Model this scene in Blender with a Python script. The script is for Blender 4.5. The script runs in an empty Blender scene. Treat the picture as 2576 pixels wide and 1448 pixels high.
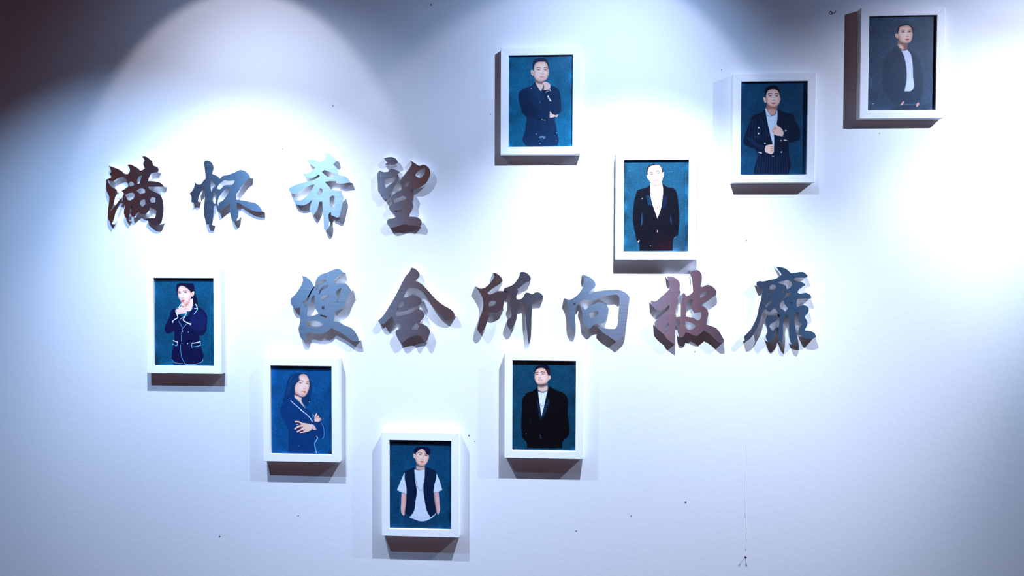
import bpy, bmesh, math, random
import numpy as np
from mathutils import Vector, Matrix
from mathutils.geometry import delaunay_2d_cdt

random.seed(7)
sc = bpy.context.scene
COL = sc.collection

# ------------------------------------------------------------------ camera
FPX, CX, CY = 1870.0, 1288.0, 724.0
DIST, CAMZ = 2.43, 1.50
YAW, PITCH, ROLL = (math.radians(a) for a in (-3.365, 1.419, -0.187))
def _rot(d):
    x, y, z = d
    c, s = math.cos(ROLL), math.sin(ROLL); x, y = c*x - s*y, s*x + c*y
    c, s = math.cos(PITCH), math.sin(PITCH); y, z = c*y + s*z, -s*y + c*z
    c, s = math.cos(YAW), math.sin(YAW); x, z = c*x + s*z, -s*x + c*z
    return Vector((x, z, -y))              # world: X right, Y into the wall, Z up
def at(px, py, depth=0.0):
    """photo pixel -> point on the plane `depth` in front of the wall (wall face at y=0)"""
    d = _rot(((px-CX)/FPX, (py-CY)/FPX, 1.0))
    k = (DIST-depth)/d.y
    return Vector((d.x*k, -depth, CAMZ + d.z*k))
cam = bpy.data.objects.new('camera', bpy.data.cameras.new('camera')); COL.objects.link(cam)
R, Dn, F = _rot((1, 0, 0)), _rot((0, 1, 0)), _rot((0, 0, 1))
cam.matrix_world = Matrix(((R.x, -Dn.x, -F.x, 0), (R.y, -Dn.y, -F.y, -DIST), (R.z, -Dn.z, -F.z, CAMZ), (0, 0, 0, 1)))
cam.data.sensor_width = 36.0; cam.data.lens = 36.0*FPX/2576.0
cam.data.clip_start = 0.05
sc.camera = cam

# ------------------------------------------------------------------ light and exposure
sc.view_settings.view_transform = 'Standard'
sc.view_settings.look = 'None'
sc.view_settings.gamma = 1.0
sc.view_settings.use_curve_mapping = False
sc.view_settings.exposure = -0.08
w = bpy.data.worlds.new('world'); sc.world = w; w.use_nodes = True
w.node_tree.nodes['Background'].inputs[0].default_value = (1.0, 0.32, 0.22, 1)
w.node_tree.nodes['Background'].inputs[1].default_value = 0.004

def spot(name, px, py, out, aim, half, power, blend, col=(1, 1, 1), radius=0.010):
    l = bpy.data.lights.new(name, 'SPOT'); o = bpy.data.objects.new(name, l); COL.objects.link(o)
    o.location = at(px, py) + Vector((0, -out, 0))
    t = at(*aim)
    o.rotation_euler = (t-o.location).to_track_quat('-Z', 'Y').to_euler()
    l.spot_size = 2*math.radians(half); l.spot_blend = blend
    l.energy = power; l.color = col; l.shadow_soft_size = radius
    return o
# three track spots close above the wall; each throws a neutral reflector rim and core, a long
# bluish tail down the wall and a little blue spill
NEUTRAL, TAIL, SPILL = (0.90, 0.86, 1.0), (0.60, 0.735, 1.0), (0.35, 0.585, 1.0)
def track_spot(px, py, rim, core, mid, tail, spill, mid_col=TAIL):
    for nm, (aim, half, power, blend), col in (('rim', rim, NEUTRAL), ('core', core, NEUTRAL), ('middle', mid, mid_col), ('tail', tail, TAIL), ('spill', spill, SPILL)):
        spot('track_spot_'+nm, px, py, 0.640, aim, half, power, blend, col)
track_spot(610, -150, ((610, 356), 33, 9.5, 0.22), ((680, 640), 16, 15, 1.0), ((720, 700), 46, 31, 1.0), ((700, 2000), 42, 205, 1.0), ((640, 356), 60, 6.0, 0.9))
track_spot(1640, -150, ((1464, 433), 40.5, 7.5, 0.22), ((1430, 600), 18, 4, 1.0), ((1380, 800), 48, 20, 1.0), ((1500, 2000), 42, 285, 1.0), ((1400, 480), 58, 34, 0.9))
track_spot(2900, -190, ((2430, 400), 34, 26, 0.7), ((2260, 800), 18, 75, 1.0), ((2500, 1200), 46, 145, 1.0), ((1900, 900), 34, 66, 0.9), ((2380, 400), 62, 24, 0.9), (0.46, 0.68, 1.0))
spot('room_spot', 380, -195, 0.930, (350, 1500), 42, 160, 1.0, SPILL)
def point(name, loc, power, col, radius):
    l = bpy.data.lights.new(name, 'POINT'); o = bpy.data.objects.new(name, l); COL.objects.link(o)
    o.location = loc; l.energy = power; l.color = col; l.shadow_soft_size = radius
    return o
# spots added out of view, warm and cool, to colour the letters' reflections
def wash(x, y, z, tx, ty, tz, half, power, col=(1.0, 0.40, 0.22)):
    l = bpy.data.lights.new('added_room_wash', 'SPOT'); o = bpy.data.objects.new('added_room_wash', l); COL.objects.link(o)
    o.location = (x, y, z); o.rotation_euler = (Vector((tx, ty, tz))-Vector((x, y, z))).to_track_quat('-Z', 'Y').to_euler()
    l.spot_size = 2*math.radians(half); l.spot_blend = 0.8; l.energy = power; l.color = col; l.shadow_soft_size = 0.04
wash(-1.15, -3.6, 2.7, -1.15, -4.9, 1.3, 42, 150)
wash(1.12, -3.9, 2.6, 1.12, -4.9, 1.25, 15, 1000, (1.0, 0.25, 0.09))
wash(-2.3, -3.0, 2.7, -3.4, -3.2, 1.6, 40, 80)
wash(2.55, -3.7, 2.7, 2.55, -4.9, 1.3, 36, 210, (0.45, 0.72, 1.0))
wash(-2.75, -3.7, 2.7, -2.85, -4.9, 1.8, 30, 150, (0.45, 0.72, 1.0))

# ------------------------------------------------------------------ materials
def mat(name, col=(0.8, 0.8, 0.8), rough=0.5, metal=0.0, coat=0.0, spec=0.5):
    m = bpy.data.materials.new(name); m.use_nodes = True
    b = m.node_tree.nodes['Principled BSDF']
    b.inputs['Base Color'].default_value = (*col, 1)
    b.inputs['Roughness'].default_value = rough
    b.inputs['Metallic'].default_value = metal
    b.inputs['Coat Weight'].default_value = coat
    b.inputs['Specular IOR Level'].default_value = spec
    return m
def nodes(m):
    n = m.node_tree.nodes; l = m.node_tree.links
    return n, l, n['Principled BSDF']
def add_bump(m, scale, strength, dist=0.001, detail=6, coord='Object', mapping=None):
    n, l, b = nodes(m)
    tc = n.new('ShaderNodeTexCoord'); no = n.new('ShaderNodeTexNoise'); bu = n.new('ShaderNodeBump')
    no.inputs['Scale'].default_value = scale; no.inputs['Detail'].default_value = detail
    src = tc.outputs[coord]
    if mapping:
        mp = n.new('ShaderNodeMapping'); mp.inputs['Scale'].default_value = mapping
        l.new(src, mp.inputs[0]); src = mp.outputs[0]
    l.new(src, no.inputs['Vector']); l.new(no.outputs[0], bu.inputs['Height'])
    bu.inputs['Strength'].default_value = strength; bu.inputs['Distance'].default_value = dist
    l.new(bu.outputs[0], b.inputs['Normal'])
    return no
M_WALL = mat('white_wall_paint', (0.775, 0.78, 0.79), 0.75, spec=0.2)
add_bump(M_WALL, 60, 0.25, 0.0012, 8)
M_FRAME = mat('white_lacquer', (0.88, 0.88, 0.88), 0.55, spec=0.2)
add_bump(M_FRAME, 40, 0.06, 0.0006, 3, mapping=(1, 1, 1))
M_BACK = mat('added_panel_brown', (0.40, 0.17, 0.10), 0.55)  # brown of the added panels that the steel faces mirror
no = add_bump(M_BACK, 6, 0.2, 0.002, 6, mapping=(8, 8, 0.6))
M_ROOM = mat('grey_blue_room_paint', (0.05, 0.055, 0.065), 0.8)
add_bump(M_ROOM, 40, 0.1)
M_ROOM2 = mat('teal_reflection_paint', (0.10, 0.22, 0.34), 0.8)  # invented teal for the unseen wall, mirrored as blue in the steel
add_bump(M_ROOM2, 40, 0.1)
M_FLOOR = mat('dark_floor', (0.025, 0.022, 0.022), 0.5)
add_bump(M_FLOOR, 12, 0.1)
M_CEIL = mat('dark_ceiling', (0.04, 0.04, 0.045), 0.9)
add_bump(M_CEIL, 30, 0.1)
M_SIDE = mat('polished_steel', (0.93, 0.94, 0.95), 0.2, 1.0)
add_bump(M_SIDE, 30, 0.25, 0.0015, 3)
M_FACE = mat('brushed_steel', (0.40, 0.52, 0.66), 0.29, 1.0)
def brushed(m):
    n, l, b = nodes(m)
    tc = n.new('ShaderNodeTexCoord'); mp = n.new('ShaderNodeMapping'); mp.inputs['Scale'].default_value = (5, 5, 700)
    no = n.new('ShaderNodeTexNoise'); no.inputs['Scale'].default_value = 1.0; no.inputs['Detail'].default_value = 3
    l.new(tc.outputs['Object'], mp.inputs[0]); l.new(mp.outputs[0], no.inputs['Vector'])
    mr = n.new('ShaderNodeMapRange'); mr.inputs['From Min'].default_value = 0.3; mr.inputs['From Max'].default_value = 0.75
    mr.inputs['To Min'].default_value = 0.27; mr.inputs['To Max'].default_value = 0.31
    l.new(no.outputs[0], mr.inputs['Value']); l.new(mr.outputs[0], b.inputs['Roughness'])
    no2 = n.new('ShaderNodeTexNoise'); no2.inputs['Scale'].default_value = 1.0; no2.inputs['Detail'].default_value = 2
    mp2 = n.new('ShaderNodeMapping'); mp2.inputs['Scale'].default_value = (7, 7, 420)
    l.new(tc.outputs['Object'], mp2.inputs[0]); l.new(mp2.outputs[0], no2.inputs['Vector'])
    cr = n.new('ShaderNodeValToRGB'); c0, c1 = cr.color_ramp.elements      # fine bright scratches
    c0.position, c0.color = 0.64, (0.36, 0.51, 0.66, 1); c1.position, c1.color = 0.76, (0.58, 0.68, 0.78, 1)
    l.new(no2.outputs[0], cr.inputs[0]); l.new(cr.outputs[0], b.inputs['Base Color'])
    b.inputs['Anisotropic'].default_value = 0.76         # brushed along the horizontal: the highlight spreads up and down
    tg = n.new('ShaderNodeCombineXYZ'); tg.inputs[2].default_value = 1.0
    l.new(tg.outputs[0], b.inputs['Tangent'])
brushed(M_FACE)
M_NAIL = mat('rusty_nail', (0.10, 0.05, 0.03), 0.5, 0.6)
M_SPECK = mat('chipped_plaster', (0.22, 0.20, 0.20), 0.8)

# ------------------------------------------------------------------ helpers
def link(name, bm, m, parent=None, smooth=False):
    me = bpy.data.meshes.new(name); bm.to_mesh(me); bm.free()
    me.materials.append(m)
    if smooth:
        for p in me.polygons: p.use_smooth = True
    o = bpy.data.objects.new(name, me); COL.objects.link(o)
    if parent: o.parent = parent
    return o
def empty(name, loc):
    o = bpy.data.objects.new(name, None); COL.objects.link(o); o.location = loc
    o.empty_display_size = 0.05
    return o
def tag(o, label, cat, group=None):
    o['label'] = label; o['category'] = cat
    if group: o['group'] = group
def box(bm, a, b):
    vs = [bm.verts.new((x, y, z)) for x in (a[0], b[0]) for y in (a[1], b[1]) for z in (a[2], b[2])]
    for f in ((0, 1, 3, 2), (4, 6, 7, 5), (0, 4, 5, 1), (2, 3, 7, 6), (0, 2, 6, 4), (1, 5, 7, 3)):
        bm.faces.new([vs[i] for i in f])
    return vs
def struct(name, a, b, m):
    bm = bmesh.new(); box(bm, a, b); bmesh.ops.recalc_face_normals(bm, faces=bm.faces)
    o = link(name, bm, m); o['kind'] = 'structure'
    return o

# ------------------------------------------------------------------ room shell
XL, XR, YF, ZT = -3.4, 3.4, -4.9, 2.80
wall = struct('wall_back', (XL, 0, 0), (XR, 0.12, ZT), M_WALL)
struct('wall_front', (XL, YF-0.12, 0), (XR, YF, ZT), M_ROOM2)
struct('wall_left', (XL-0.12, YF, 0), (XL, 0.12, ZT), M_ROOM)
struct('wall_right', (XR, YF, 0), (XR+0.12, 0.12, ZT), M_ROOM)
struct('floor', (XL, YF, -0.1), (XR, 0.12, 0), M_FLOOR)
struct('ceiling', (XL, YF, ZT), (XR, 0.12, ZT+0.1), M_CEIL)
# invented brown panels, never in view, placed to reflect in the letter faces
for i, (x0, x1) in enumerate(((-1.75, -0.25), (0.72, 1.75))):
    struct('reflected_panel_%d' % (i+1), (x0, YF, 0), (x1, YF+0.05, 2.5), M_BACK)
struct('reflected_panel_3', (XL, -4.6, 0), (XL+0.05, -1.2, 2.5), M_BACK)

# plaster seam and paint chips on the portrait wall
bm = bmesh.new()
N = 40; prev = None
for i in range(N+1):
    t = i/N
    p = at(1876 + 2.0*math.sin(t*9)+random.uniform(-0.8, 0.8), 1085 + t*297)
    wd = 0.0006 + 0.0012*t + random.uniform(0, 0.0006)
    ring = [bm.verts.new((p.x-wd, 0.0, p.z)), bm.verts.new((p.x, -0.0005-0.0007*t, p.z)), bm.verts.new((p.x+wd, 0.0, p.z))]
    if prev:
        for k in range(2): bm.faces.new((prev[k], prev[k+1], ring[k+1], ring[k]))
    prev = ring
o = link('plaster_seam', bm, M_WALL, wall)
def blob(name, px, py, r, m, parent=None, h=0.6):
    bm = bmesh.new()
    bmesh.ops.create_icosphere(bm, subdivisions=2, radius=r)
    for v in bm.verts:
        v.co *= random.uniform(0.75, 1.2)
        v.co.y = min(v.co.y*h, 0.0)
    o = link(name, bm, m, parent, True)
    o.location = at(px, py)
    return o
for px, py, r in ((837, 266, .0022), (711, 374, .0018), (750, 1296, .0022), (1588, 1296, .0020), (1450, 1334, .0022), (553, 1348, .0024),
                  (1085, 12, .0032), (1180, 1094, .0026), (1195, 1109, .0018), (1878, 604, .0018), (1234, 287, .0018), (1748, 884, .0018),
                  (1815, 175, .0018), (2213, 335, .0016), (1725, 1262, .0026)):
    blob('paint_chip', px, py, r, M_SPECK, wall)
# nail low on the wall, cable clip near the top
nail = empty('wall_nail', at(1874, 1399)); tag(nail, 'tiny rusty nail sticking out of the wall below the vertical plaster seam', 'nail')
bm = bmesh.new(); bmesh.ops.create_cone(bm, cap_ends=True, segments=12, radius1=0.0028, radius2=0.0034, depth=0.0016, matrix=Matrix.Translation((0, -0.0088, 0)) @ Matrix.Rotation(math.pi/2, 4, 'X'))
link('nail_head', bm, M_NAIL, nail)
bm = bmesh.new(); bmesh.ops.create_cone(bm, cap_ends=True, segments=10, radius1=0.0012, radius2=0.0012, depth=0.010, matrix=Matrix.Translation((0, -0.0035, 0)) @ Matrix.Rotation(math.pi/2, 4, 'X'))
link('nail_shank', bm, M_NAIL, nail)
clip = bmesh.new()
def tube(bm, pts, r, seg=8):
    prev = None
    for i, p in enumerate(pts):
        d = (pts[min(i+1, len(pts)-1)] - pts[max(i-1, 0)]).normalized()
        a = d.orthogonal().normalized(); b = d.cross(a)
        ring = [bm.verts.new(p + r*(math.cos(t)*a + math.sin(t)*b)) for t in [2*math.pi*k/seg for k in range(seg)]]
        if prev:
            for k in range(seg): bm.faces.new((prev[k], prev[(k+1) % seg], ring[(k+1) % seg], ring[k]))
        else: bm.faces.new(ring[::-1])
        prev = ring
    bm.faces.new(prev)
c0 = at(2098, 33)
tube(clip, [at(x, y, d)-c0 for x, y, d in ((2090, 28, 0), (2092, 31, .004), (2096, 33, .005), (2100, 33, .005), (2102, 30, .006), (2103, 27, .007))], 0.0012)
ho = link('wall_hook', clip, M_NAIL, None, True); ho.location = c0
tag(ho, 'tiny bent wire hook in the wall left of the top right frame', 'hook')

# ------------------------------------------------------------------ outlines
def smooth_loop(pts, seg=9.0, corner=50):
    """Catmull-Rom through pts, keeping sharp turns as corners"""
    P = [np.array(p, float) for p in pts]; n = len(P)
    sharp = []
    for i in range(n):
        a = P[i]-P[i-1]; b = P[(i+1) % n]-P[i]
        la, lb = np.hypot(*a), np.hypot(*b)
        c = (a@b)/max(la*lb, 1e-9)
        sharp.append(math.degrees(math.acos(max(-1, min(1, c)))) > corner)
    out = []
    for i in range(n):
        p0, p1, p2, p3 = P[i-1], P[i], P[(i+1) % n], P[(i+2) % n]
        L = np.hypot(*(p2-p1))
        def tan(a, b, c):
            la, lb = np.hypot(*(b-a)), np.hypot(*(c-b))
            t = ((b-a)/max(la, 1e-6)*lb + (c-b)/max(lb, 1e-6)*la)/max(la+lb, 1e-6)
            return t*L
        m1 = (p2-p1) if sharp[i] else tan(p0, p1, p2)
        m2 = (p2-p1) if sharp[(i+1) % n] else tan(p1, p2, p3)
        k = max(1, int(L/seg))
        for j in range(k):
            t = j/k; t2 = t*t; t3 = t2*t
            out.append((2*t3-3*t2+1)*p1 + (t3-2*t2+t)*m1 + (-2*t3+3*t2)*p2 + (t3-t2)*m2)
    return np.array(out)

# ------------------------------------------------------------------ steel characters
T_LET, TAPER = 0.0180, 0.0022
def inside(p, loops):
    c = False
    for L in loops:
        x, y = L[:, 0], L[:, 1]; x2, y2 = np.roll(x, -1), np.roll(y, -1)
        m = (y > p[1]) != (y2 > p[1])
        if m.any():
            xi = x[m] + (p[1]-y[m])*(x2[m]-x[m])/(y2[m]-y[m])
            c ^= bool((xi > p[0]).sum() % 2)
    return c
def area(L):
    x, y = L[:, 0], L[:, 1]
    return 0.5*np.sum(x*np.roll(y, -1)-np.roll(x, -1)*y)
def letter(name, label, crop, loops):
    ox, oy, s = crop
    W = []
    for L in loops:
        q = smooth_loop(L)
        W.append(np.array([[v.x, v.z] for v in (at(ox+x/s, oy+y/s, T_LET) for x, y in q)]))
    allp = np.concatenate(W); c = (allp.min(0)+allp.max(0))/2
    root = empty(name, (c[0], 0, c[1]))
    tag(root, label, 'letter', 'steel characters on the wall')
    W = [L-c for L in W]
    # face plate
    vs, es = [], []
    for L in W:
        k = len(vs); vs += [Vector((float(a), float(b))) for a, b in L]
        es += [(k+i, k+(i+1) % len(L)) for i in range(len(L))]
    r = delaunay_2d_cdt(vs, es, [], 0, 1e-6)
    bm = bmesh.new()
    bv = [bm.verts.new((v.x, -T_LET, v.y)) for v in r[0]]
    for f in r[2]:
        g = sum((r[0][i] for i in f), Vector((0, 0)))/len(f)
        if inside((g.x, g.y), W): bm.faces.new([bv[i] for i in f])
    bmesh.ops.recalc_face_normals(bm, faces=bm.faces)
    fs = list(bm.faces)
    if fs and sum(f.normal.y for f in fs) > 0: bmesh.ops.reverse_faces(bm, faces=fs)
    loose = [v for v in bm.verts if not v.link_faces]
    bmesh.ops.delete(bm, geom=loose, context='VERTS')
    link('face_plate', bm, M_FACE, root)
    # folded side wall, a little wider at the wall than at the face
    bm = bmesh.new()
    for i, L in enumerate(W):
        hole = inside(L[0]+1e-6, [K for j, K in enumerate(W) if j != i])
        sgn = (1 if area(L) > 0 else -1)*(-1 if hole else 1)
        d = np.roll(L, -1, 0)-np.roll(L, 1, 0)
        nrm = np.stack([d[:, 1], -d[:, 0]], 1); nrm /= np.maximum(np.hypot(*nrm.T)[:, None], 1e-9)
        B = L + nrm*sgn*TAPER*(0.5 if hole else 1)
        a = [bm.verts.new((x, -T_LET, z)) for x, z in L]
        e = [bm.verts.new((x, 0.0, z)) for x, z in B]
        n = len(L)
        for k in range(n):
            q = (a[k], e[k], e[(k+1) % n], a[(k+1) % n])
            bm.faces.new(q if sgn < 0 else q[::-1])
    o = link('side_wall', bm, M_SIDE, root)
    return root
S1, S2, S3, S4 = 6.033, 6.895, 6.296, 6.582
letter('steel_character', 'reddish steel character 满 at the left end of the upper row', (250, 370, 6.035), [
 [(140,283),(200,302),(290,335),(350,372),(385,402),(430,408),(460,370),(462,330),(425,272),(450,262),(530,290),(590,325),(618,355),(655,345),(688,320),(668,265),(688,195),(650,143),(690,138),(750,170),(800,220),(825,280),(880,300),(900,345),(890,378),(790,392),(765,440),(735,515),(800,515),(880,525),(940,550),(985,600),(860,598),(740,598),(762,640),(830,675),(900,705),(945,760),(970,860),(975,960),(960,1060),(935,1150),(890,1185),(820,1180),(760,1140),(705,1085),(760,1078),(840,1075),(862,1010),(865,960),(770,915),(740,980),(690,1020),(640,1010),(600,980),(560,1020),(530,1060),(490,1055),(480,1000),(510,865),(470,890),(458,1000),(440,1115),(400,1070),(372,1010),(385,900),(370,830),(350,765),(375,705),(335,662),(390,630),(440,595),(428,540),(400,475),(360,445),(280,472),(210,515),(130,505),(150,560),(210,620),(255,640),(270,690),(240,760),(210,880),(162,975),(200,940),(260,860),(330,770),(348,795),(290,900),(240,1010),(215,1110),(185,1165),(140,1100),(128,980),(145,850),(150,760),(110,660),(100,492),(175,465),(180,440),(150,408),(180,370),(165,330)],
 [(580,555),(575,500),(595,440),(650,430),(632,480),(610,550)],
 [(440,550),(480,515),(520,545),(525,580),(460,595)],
 [(565,655),(640,625),(690,640),(695,690),(620,710)],
 [(392,730),(440,700),(510,690),(540,720),(530,760),(460,810),(430,800),(412,760)],
 [(625,810),(690,790),(695,860),(655,905),(620,870)],
 [(765,800),(800,755),(850,770),(850,840),(790,845)]])
letter('steel_character', 'blue steel character 怀, second from the left in the upper row', (470, 390, S2), [
 [(298,130),(312,100),(350,95),(405,112),(452,165),(462,205),(442,325),(490,345),(535,365),(575,408),(620,360),(700,345),(800,310),(870,278),(930,255),(985,265),(1040,300),(1085,350),(1102,392),(1020,450),(990,490),(930,570),(890,640),(865,665),(862,770),(920,780),(1000,790),(1100,812),(1170,825),(1240,870),(1290,930),(1310,978),(1240,980),(1150,965),(1080,935),(980,880),(910,835),(865,828),(868,900),(888,985),(893,1060),(880,1090),(850,1140),(810,1160),(780,1120),(757,1040),(747,980),(748,850),(757,812),(740,840),(680,885),(600,945),(548,992),(525,940),(508,880),(495,810),(512,715),(530,640),(515,600),(480,640),(455,720),(450,790),(468,830),(470,900),(462,1000),(450,1150),(440,1210),(345,1200),(320,1120),(302,1060),(310,760),(318,640),(316,562),(300,562),(280,600),(235,660),(205,740),(195,800),(150,815),(120,800),(80,822),(80,720),(47,665),(105,600),(130,540),(135,468),(205,510),(235,505),(290,440),(325,408),(318,300),(305,200)],
 [(430,432),(455,470),(490,510),(485,545),(450,570),(430,640),(410,560),(415,470)],
 [(535,540),(590,480),(655,430),(720,447),(830,432),(825,470),(785,512),(700,518),(640,530),(600,575),(560,595),(522,580)],
 [(725,578),(730,620),(690,700),(620,790),(570,820),(555,875),(540,880),(532,830),(547,760),(590,680),(650,610),(690,582)]])
letter('steel_character', 'pale blue brushed steel character 希, third from the left in the upper row', (710, 370, S1), [
 [(650,82),(720,98),(780,150),(825,205),(775,262),(835,330),(856,405),(866,426),(890,432),(960,445),(1010,490),(1036,535),(980,542),(900,553),(820,545),(815,512),(720,515),(650,525),(665,550),(708,595),(735,640),(800,650),(880,670),(915,720),(930,765),(915,850),(900,920),(880,1000),(860,1062),(820,1065),(780,1045),(745,1035),(735,980),(715,1000),(710,1150),(690,1240),(665,1270),(640,1250),(630,1150),(620,1000),(606,822),(560,832),(545,900),(510,980),(475,1035),(432,985),(417,940),(425,890),(455,798),(440,812),(400,845),(330,878),(270,880),(200,855),(160,793),(264,811),(352,758),(434,665),(492,565),(440,572),(350,620),(270,672),(205,708),(140,697),(102,660),(105,630),(150,595),(250,555),(370,525),(440,510),(530,470),(570,442),(556,412),(500,450),(440,472),(365,462),(325,430),(313,402),(370,400),(440,365),(500,312),(430,262),(400,235),(383,205),(400,188),(450,188),(520,205),(590,218),(630,195),(655,155)],
 [(600,375),(640,345),(700,365),(770,395),(830,425),(800,438),(690,448),(650,420)],
 [(530,690),(580,620),(615,640),(610,680),(560,735),(540,725)],
 [(720,760),(765,730),(795,750),(790,910),(760,915),(718,890)]])
letter('steel_character', 'dark blue and red brown steel character 望 at the right end of the upper row', (920, 380, S3), [
 [(288,108),(340,97),(420,93),(470,115),(514,178),(480,205),(400,215),(300,217),(340,180),(305,140)],
 [(190,340),(225,305),(270,327),(355,325),(378,288),(430,283),(490,300),(540,335),(505,362),(524,400),(500,480),(470,540),(420,640),(390,690),(350,740),(320,755),(285,745),(255,695),(205,650),(190,520),(183,420)],
 [(305,447),(350,440),(430,410),(508,372),(516,395),(450,480),(370,540),(315,590),(300,500)],
 [(705,148),(770,185),(850,230),(920,213),(975,240),(1015,295),(1022,360),(995,440),(945,515),(880,565),(800,597),(720,598),(697,605),(730,650),(762,690),(752,760),(740,800),(750,860),(735,930),(705,980),(685,1037),(760,1040),(820,1050),(870,1085),(892,1140),(862,1195),(800,1180),(700,1172),(600,1160),(540,1175),(470,1200),(400,1207),(350,1165),(335,1110),(360,1070),(440,1060),(480,1040),(440,990),(400,950),(365,905),(377,870),(425,842),(412,795),(388,750),(430,690),(490,650),(560,610),(575,565),(547,510),(552,450),(590,405),(640,340),(690,275),(732,200)],
 [(785,380),(820,330),(870,290),(940,262),(940,340),(900,400),(860,425),(800,400)],
 [(700,480),(690,510),(650,560),(620,570),(612,555),(650,490),(670,475)],
 [(440,765),(520,735),(600,710),(645,735),(630,760),(550,790),(460,825),(442,800)],
 [(455,938),(520,935),(580,925),(578,955),(520,965),(460,960)]])
letter('steel_character', 'pale grey blue steel character 便 at the left end of the lower row', (720, 660, S1), [
 [(235,200),(300,220),(360,265),(400,320),(414,367),(385,412),(345,482),(300,560),(245,603),(268,632),(292,680),(320,610),(350,530),(398,425),(428,380),(435,345),(460,250),(530,180),(620,150),(700,115),(770,95),(820,105),(864,150),(840,170),(780,215),(718,282),(748,312),(830,320),(905,322),(960,380),(987,422),(960,472),(915,560),(890,640),(830,700),(735,750),(730,860),(720,890),(800,905),(880,950),(990,995),(1050,1060),(1090,1130),(1102,1185),(1060,1195),(980,1170),(900,1110),(840,1070),(760,1030),(685,992),(620,1050),(540,1072),(440,1072),(345,1055),(312,1065),(308,1100),(295,1150),(260,1175),(235,1160),(200,1080),(188,1020),(208,900),(210,770),(205,674),(170,690),(115,690),(68,620),(63,550),(120,500),(190,410),(240,320),(255,260)],
 [(445,412),(465,330),(500,280),(560,250),(612,270),(600,285),(550,320),(500,360),(465,417)],
 [(490,480),(520,400),(570,350),(635,340),(640,360),(600,390),(540,420),(505,482)],
 [(530,520),(580,495),(660,490),(620,540),(540,583),(525,560)],
 [(540,660),(580,665),(580,705),(540,700)],
 [(755,440),(800,400),(837,375),(817,470),(805,530),(790,610),(760,605),(780,540),(765,490)],
 [(318,810),(330,700),(370,580),(410,500),(430,495),(432,600),(440,690),(490,770),(400,810),(340,820)],
 [(300,890),(380,880),(480,890),(562,932),(540,965),(460,985),(340,978),(300,960)],
 [(500,795),(560,800),(625,810),(605,840),(550,820)]])
letter('steel_character', 'rust brown steel character 会, second from the left in the lower row', (940, 660, S1), [
 [(568,78),(620,90),(670,130),(702,180),(690,215),(638,277),(655,287),(720,320),(780,375),(840,440),(900,510),(980,590),(1080,660),(1170,710),(1220,765),(1233,815),(1190,835),(1100,825),(1020,790),(950,730),(880,650),(820,560),(760,470),(690,410),(600,380),(538,375),(500,430),(448,532),(520,525),(600,495),(660,512),(722,555),(735,595),(710,635),(640,665),(550,708),(430,745),(345,750),(315,800),(350,815),(430,805),(500,785),(560,770),(620,735),(680,702),(745,745),(774,795),(755,845),(720,882),(700,915),(760,940),(820,980),(852,1030),(840,1110),(815,1180),(790,1218),(755,1195),(735,1140),(700,1110),(600,1115),(520,1145),(460,1200),(400,1212),(355,1130),(332,1060),(345,1020),(400,1005),(447,955),(390,935),(330,915),(300,865),(275,818),(210,875),(155,928),(100,925),(65,885),(140,810),(220,690),(300,560),(370,430),(430,310),(490,200),(550,130)],
 [(345,720),(390,640),(425,590),(470,600),(460,650),(400,690)],
 [(645,920),(585,985),(556,1024),(670,1015),(690,960)]])
letter('steel_character', 'half mauve half blue steel character 所, third from the left in the lower row', (1170, 670, 6.582), [
 [(465,103),(520,115),(570,150),(610,200),(624,235),(600,270),(540,310),(460,360),(370,432),(388,462),(440,455),(510,425),(550,408),(620,405),(670,427),(688,480),(680,530),(650,580),(635,650),(628,700),(560,740),(490,765),(420,755),(403,765),(385,850),(360,930),(330,1020),(280,1085),(240,1100),(205,1050),(212,960),(240,850),(288,720),(300,620),(280,500),(240,430),(205,370),(168,328),(200,340),(250,365),(310,355),(380,310),(430,250),(470,190),(482,150)],
 [(390,620),(420,580),(480,570),(517,580),(505,620),(460,650),(400,665)],
 [(915,95),(970,88),(1030,115),(1075,160),(1090,205),(1075,240),(1010,265),(950,310),(930,330),(858,377),(877,405),(870,450),(850,500),(860,545),(900,545),(960,510),(985,460),(1010,430),(1060,435),(1110,455),(1160,430),(1220,428),(1270,460),(1292,500),(1285,525),(1200,530),(1120,555),(1105,580),(1110,700),(1100,850),(1095,1050),(1085,1200),(1060,1288),(1045,1230),(1030,1100),(1010,900),(1000,700),(993,605),(940,620),(870,660),(852,675),(858,790),(845,890),(810,980),(780,1030),(735,1035),(712,1000),(693,970),(702,880),(760,840),(770,780),(755,690),(735,620),(752,550),(757,430),(690,415),(641,388),(650,355),(720,335),(790,300),(850,240),(880,190),(910,130)]])
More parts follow.
